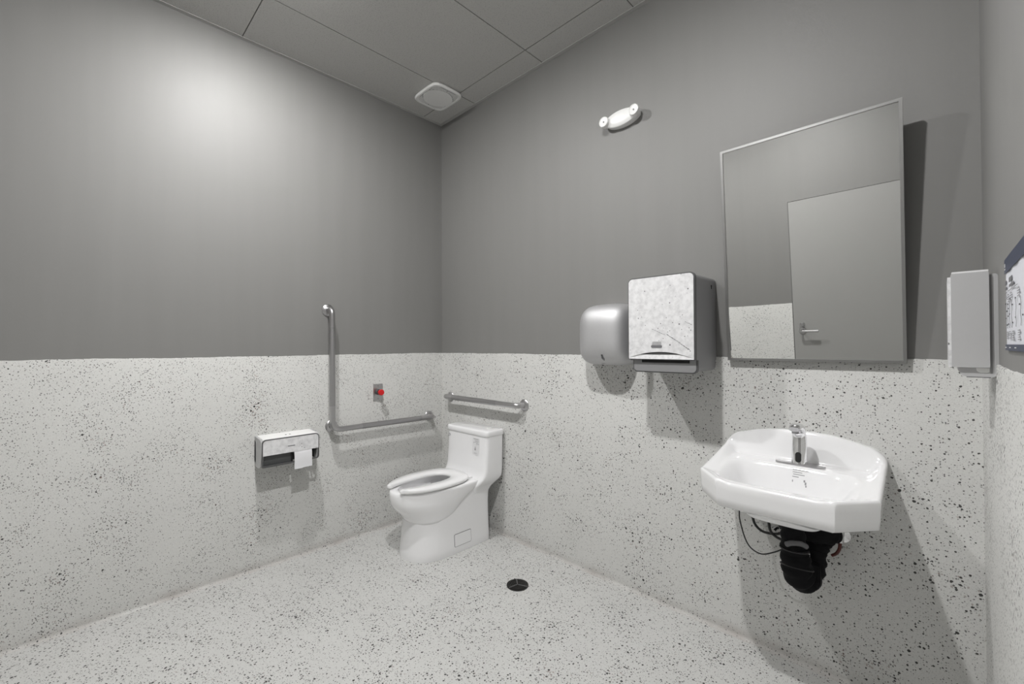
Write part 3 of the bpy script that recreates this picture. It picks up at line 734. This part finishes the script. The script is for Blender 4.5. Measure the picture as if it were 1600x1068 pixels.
# printed label on the back slope of the bowl
zc = topz(.0, -.16)
bm = B()
def lay(x0, x1, d0, d1):
    vs = []
    for x, d in ((x0, d0), (x1, d0), (x1, d1), (x0, d1)): vs.append(bm.verts.new((CX + x, -d - W0, topz(x, -d) + .0012)))
    bm.faces.new(vs); r = bmesh.ops.extrude_face_region(bm, geom=[bm.faces[-1] if False else vs[0].link_faces[0]])
    for g in r['geom']:
        if isinstance(g, bmesh.types.BMVert): g.co.z += .0004
for q in range(12): lay(.004 + .0042 * q, .0074 + .0042 * q, .1460, .1475)
for k, (a, b) in enumerate(((.004, .034), (.006, .042), (.004, .024))): lay(a, b, .1505 + .0032 * k, .1514 + .0032 * k)
lay(.004, .007, .1615, .1640); lay(.040, .045, .1600, .1625); lay(.044, .049, .1625, .1655); lay(.046, .050, .1660, .1680)
link('label_print', bm, M['greyink'], t, False)['kind'] = 'stuff'

# ------------------------------------------------------------------ faucet
FX, FY = 2.416, -.108; FZ = .8175
t = thing('sensor_faucet', 'chrome touch-free faucet on the wash basin', 'faucet', (FX, FY, FZ))
link('deck_plate', prismb(rrect(2.336, 2.497, FY - .024, FY + .024, .0235, 8), 'z', FZ - .002, FZ + .006, .002, 2), M['satin'], t)
bm = B(); rings = []
path = [(0, 0, 0.004), (0, 0, .03), (0, .0, .06), (0, .001, .09), (0, -.001, .115), (0, -.012, .134), (0, -.032, .146), (0, -.056, .149), (0, -.078, .143)]
wid = [.0262, .0255, .0245, .0235, .0228, .0222, .0215, .0205, .018]; dep = [.0245, .022, .020, .019, .019, .018, .0155, .0125, .009]
path = catmull(path, 5)
def li(a, s): k = s * (len(a) - 1); i = min(int(k), len(a) - 2); return a[i] + (a[i + 1] - a[i]) * (k - i)
for i, pnt in enumerate(path):
    s = i / (len(path) - 1); T = (path[min(i + 1, len(path) - 1)] - path[max(i - 1, 0)]).normalized(); nx = Vector((1, 0, 0)); ny = T.cross(nx).normalized(); w, d = li(wid, s), li(dep, s)
    rings.append([Vector((FX, FY, FZ)) + pnt + nx * (w * math.copysign(abs(math.cos(a)) ** .85, math.cos(a))) + ny * (d * math.copysign(abs(math.sin(a)) ** .85, math.sin(a))) for a in [2 * PI * k / 28 for k in range(28)]])
loft(bm, rings); link('body', bm, M['chrome'], t, True, 60)
bm = B(); lathe(bm, [(.001, 0), (.0115, 0), (.0115, .012), (.009, .013), (.001, .010)], (FX, FY - .064, FZ + .139), 'z', 24, -1); link('aerator', bm, M['gplast'], t)
bm = B(); pts = rrect(FX - .0095, FX + .0095, FZ + .012, FZ + .050, .0093, 8); loft(bm, [[(u, FY - .0255 + (v - FZ - .012) * .06, v) for u, v in pts], [(u, FY - .010, v) for u, v in pts]]); link('sensor_window', bm, M['dark'], t)

# ------------------------------------------------------------------ pipework below the basin
t = thing('insulated_drain_trap', 'drain trap wrapped in black foam under the wash basin', 'pipe', (2.43, -.14, .40))
def foam(pts, rads, k=6, seed=0):
    P = catmull(pts, k); m = len(P); rn = random.Random(seed); bm = B()
    rr = [li(rads, i / (m - 1)) * (1 + .075 * math.sin(i * 1.7 + seed) + rn.uniform(-.02, .02)) for i in range(m)]
    tube(bm, P, rr, 22); return bm
link('tailpiece_wrap', foam([(2.412, -.220, .652), (2.414, -.220, .61), (2.416, -.218, .56), (2.420, -.216, .52)], [.034, .037, .040, .042], 5, 1), M['foam'], t)
link('trap_wrap', foam([(2.419, -.217, .545), (2.422, -.215, .49), (2.427, -.203, .445), (2.436, -.176, .424), (2.449, -.140, .434), (2.455, -.118, .468), (2.457, -.108, .51)], [.043, .047, .049, .049, .046, .043, .041], 5, 2), M['foam'], t)
link('wall_arm_wrap', foam([(2.455, -.110, .50), (2.464, -.092, .540), (2.476, -.06, .556), (2.482, -.02, .556), (2.484, -.006, .556)], [.043, .046, .044, .042, .042], 5, 3), M['foam'], t)
link('upper_wrap', foam([(2.362, -.11, .590), (2.385, -.135, .592), (2.43, -.15, .590), (2.49, -.12, .584), (2.520, -.08, .572)], [.024, .036, .042, .040, .028], 5, 4), M['foam'], t)
for i, (c, n, r) in enumerate((((2.418, -.217, .535), (0, .1, 1), .0445), ((2.423, -.209, .470), (0, .3, 1), .0505), ((2.438, -.172, .426), (0, 1, .1), .0515))):
    bm = B(); nv = Vector(n).normalized(); a = nv.orthogonal().normalized(); b_ = nv.cross(a)
    ring = [Vector(c) + r * (math.cos(2 * PI * k / 28) * a + math.sin(2 * PI * k / 28) * b_) for k in range(29)]
    tube(bm, ring, .0025, 6); link('zip_tie', bm, M['rubber'], t)
bm = B(); tube(bm, catmull([(2.402, -.258, .560), (2.420, -.262, .571), (2.444, -.250, .572), (2.458, -.232, .560)], 6), .009, 12); link('tape_band', bm, M['greytape'], t)
bm = B(); loft(bm, [[(2.462, -.160, .49), (2.485, -.150, .482), (2.488, -.160, .44), (2.47, -.185, .42)], [(2.458, -.20, .488), (2.488, -.17, .478), (2.490, -.18, .435), (2.464, -.218, .412)]]); bevel(bm, .006, 2); link('loose_flap', bm, M['foam'], t)
link('white_tag', boxb(2.454, 2.464, -.214, -.208, .520, .530), M['white'], t, False)

def valve(name, label, c, sx, lever):
    t = thing(name, label, 'valve', c)
    bm = B(); lathe(bm, [(.001, 0), (.028, 0), (.027, .004), (.012, .010), (.001, .010)], (c[0], -W0, c[2]), 'y', 28, -1); link('escutcheon', bm, M['chrome'], t)
    bm = B(); tube(bm, [(c[0], -.008, c[2]), (c[0], -.052, c[2])], .0085, 14); tube(bm, [(c[0], -.052, c[2] - .012), (c[0], -.052, c[2] + .028)], .0115, 14); link('valve_body', bm, M['chrome'], t)
    bm = B(); tube(bm, [(c[0], -.052, c[2]), (c[0] + lever[0] * .4, -.075, c[2] + lever[1] * .4), (c[0] + lever[0], -.080, c[2] + lever[1])], [.007, .009, .012], 12); link('valve_handle', bm, M['chrome'], t)
    return t
valve('supply_valve', 'small chrome shut-off valve left of the black trap', (2.334, -.045, .548), -1, (-.014, -.014))
tv = valve('supply_valve', 'chrome shut-off valve with round escutcheon right of the black trap', (2.530, -.045, .553), 1, (-.022, .006))
bm = B(); tube(bm, catmull([(2.530, -.055, .542), (2.529, -.062, .52), (2.520, -.064, .500), (2.506, -.062, .487)], 6), .0055, 10); link('red_hose', bm, M['redhose'], tv)
def cable(name, label, pts, r, cat='cable'):
    bm = B(); tube(bm, catmull(pts, 8), r, 10); o = link(name, bm, M['rubber']); o['label'] = label; o['category'] = cat
cable('sensor_cable', 'thin black cable looping lowest and leftmost below the basin', [(2.200, -.10, .712), (2.199, -.10, .64), (2.199, -.10, .587), (2.201, -.10, .545), (2.22, -.10, .476), (2.243, -.10, .442), (2.281, -.10, .431), (2.326, -.10, .453), (2.366, -.105, .484), (2.405, -.12, .512)], .0026)
cable('supply_hose', 'thick black hose hugging the wall between thin cable and valve', [(2.232, -.045, .70), (2.233, -.048, .62), (2.235, -.05, .559), (2.244, -.05, .526), (2.266, -.05, .506), (2.296, -.05, .503), (2.329, -.055, .512), (2.352, -.06, .529), (2.385, -.09, .55)], .0052, 'hose')
cable('supply_hose', 'thick black hose curving into the trap wrap', [(2.300, -.08, .67), (2.300, -.08, .62), (2.302, -.08, .567), (2.308, -.08, .527), (2.328, -.08, .508), (2.360, -.085, .504), (2.392, -.10, .517), (2.42, -.12, .53)], .0052, 'hose')
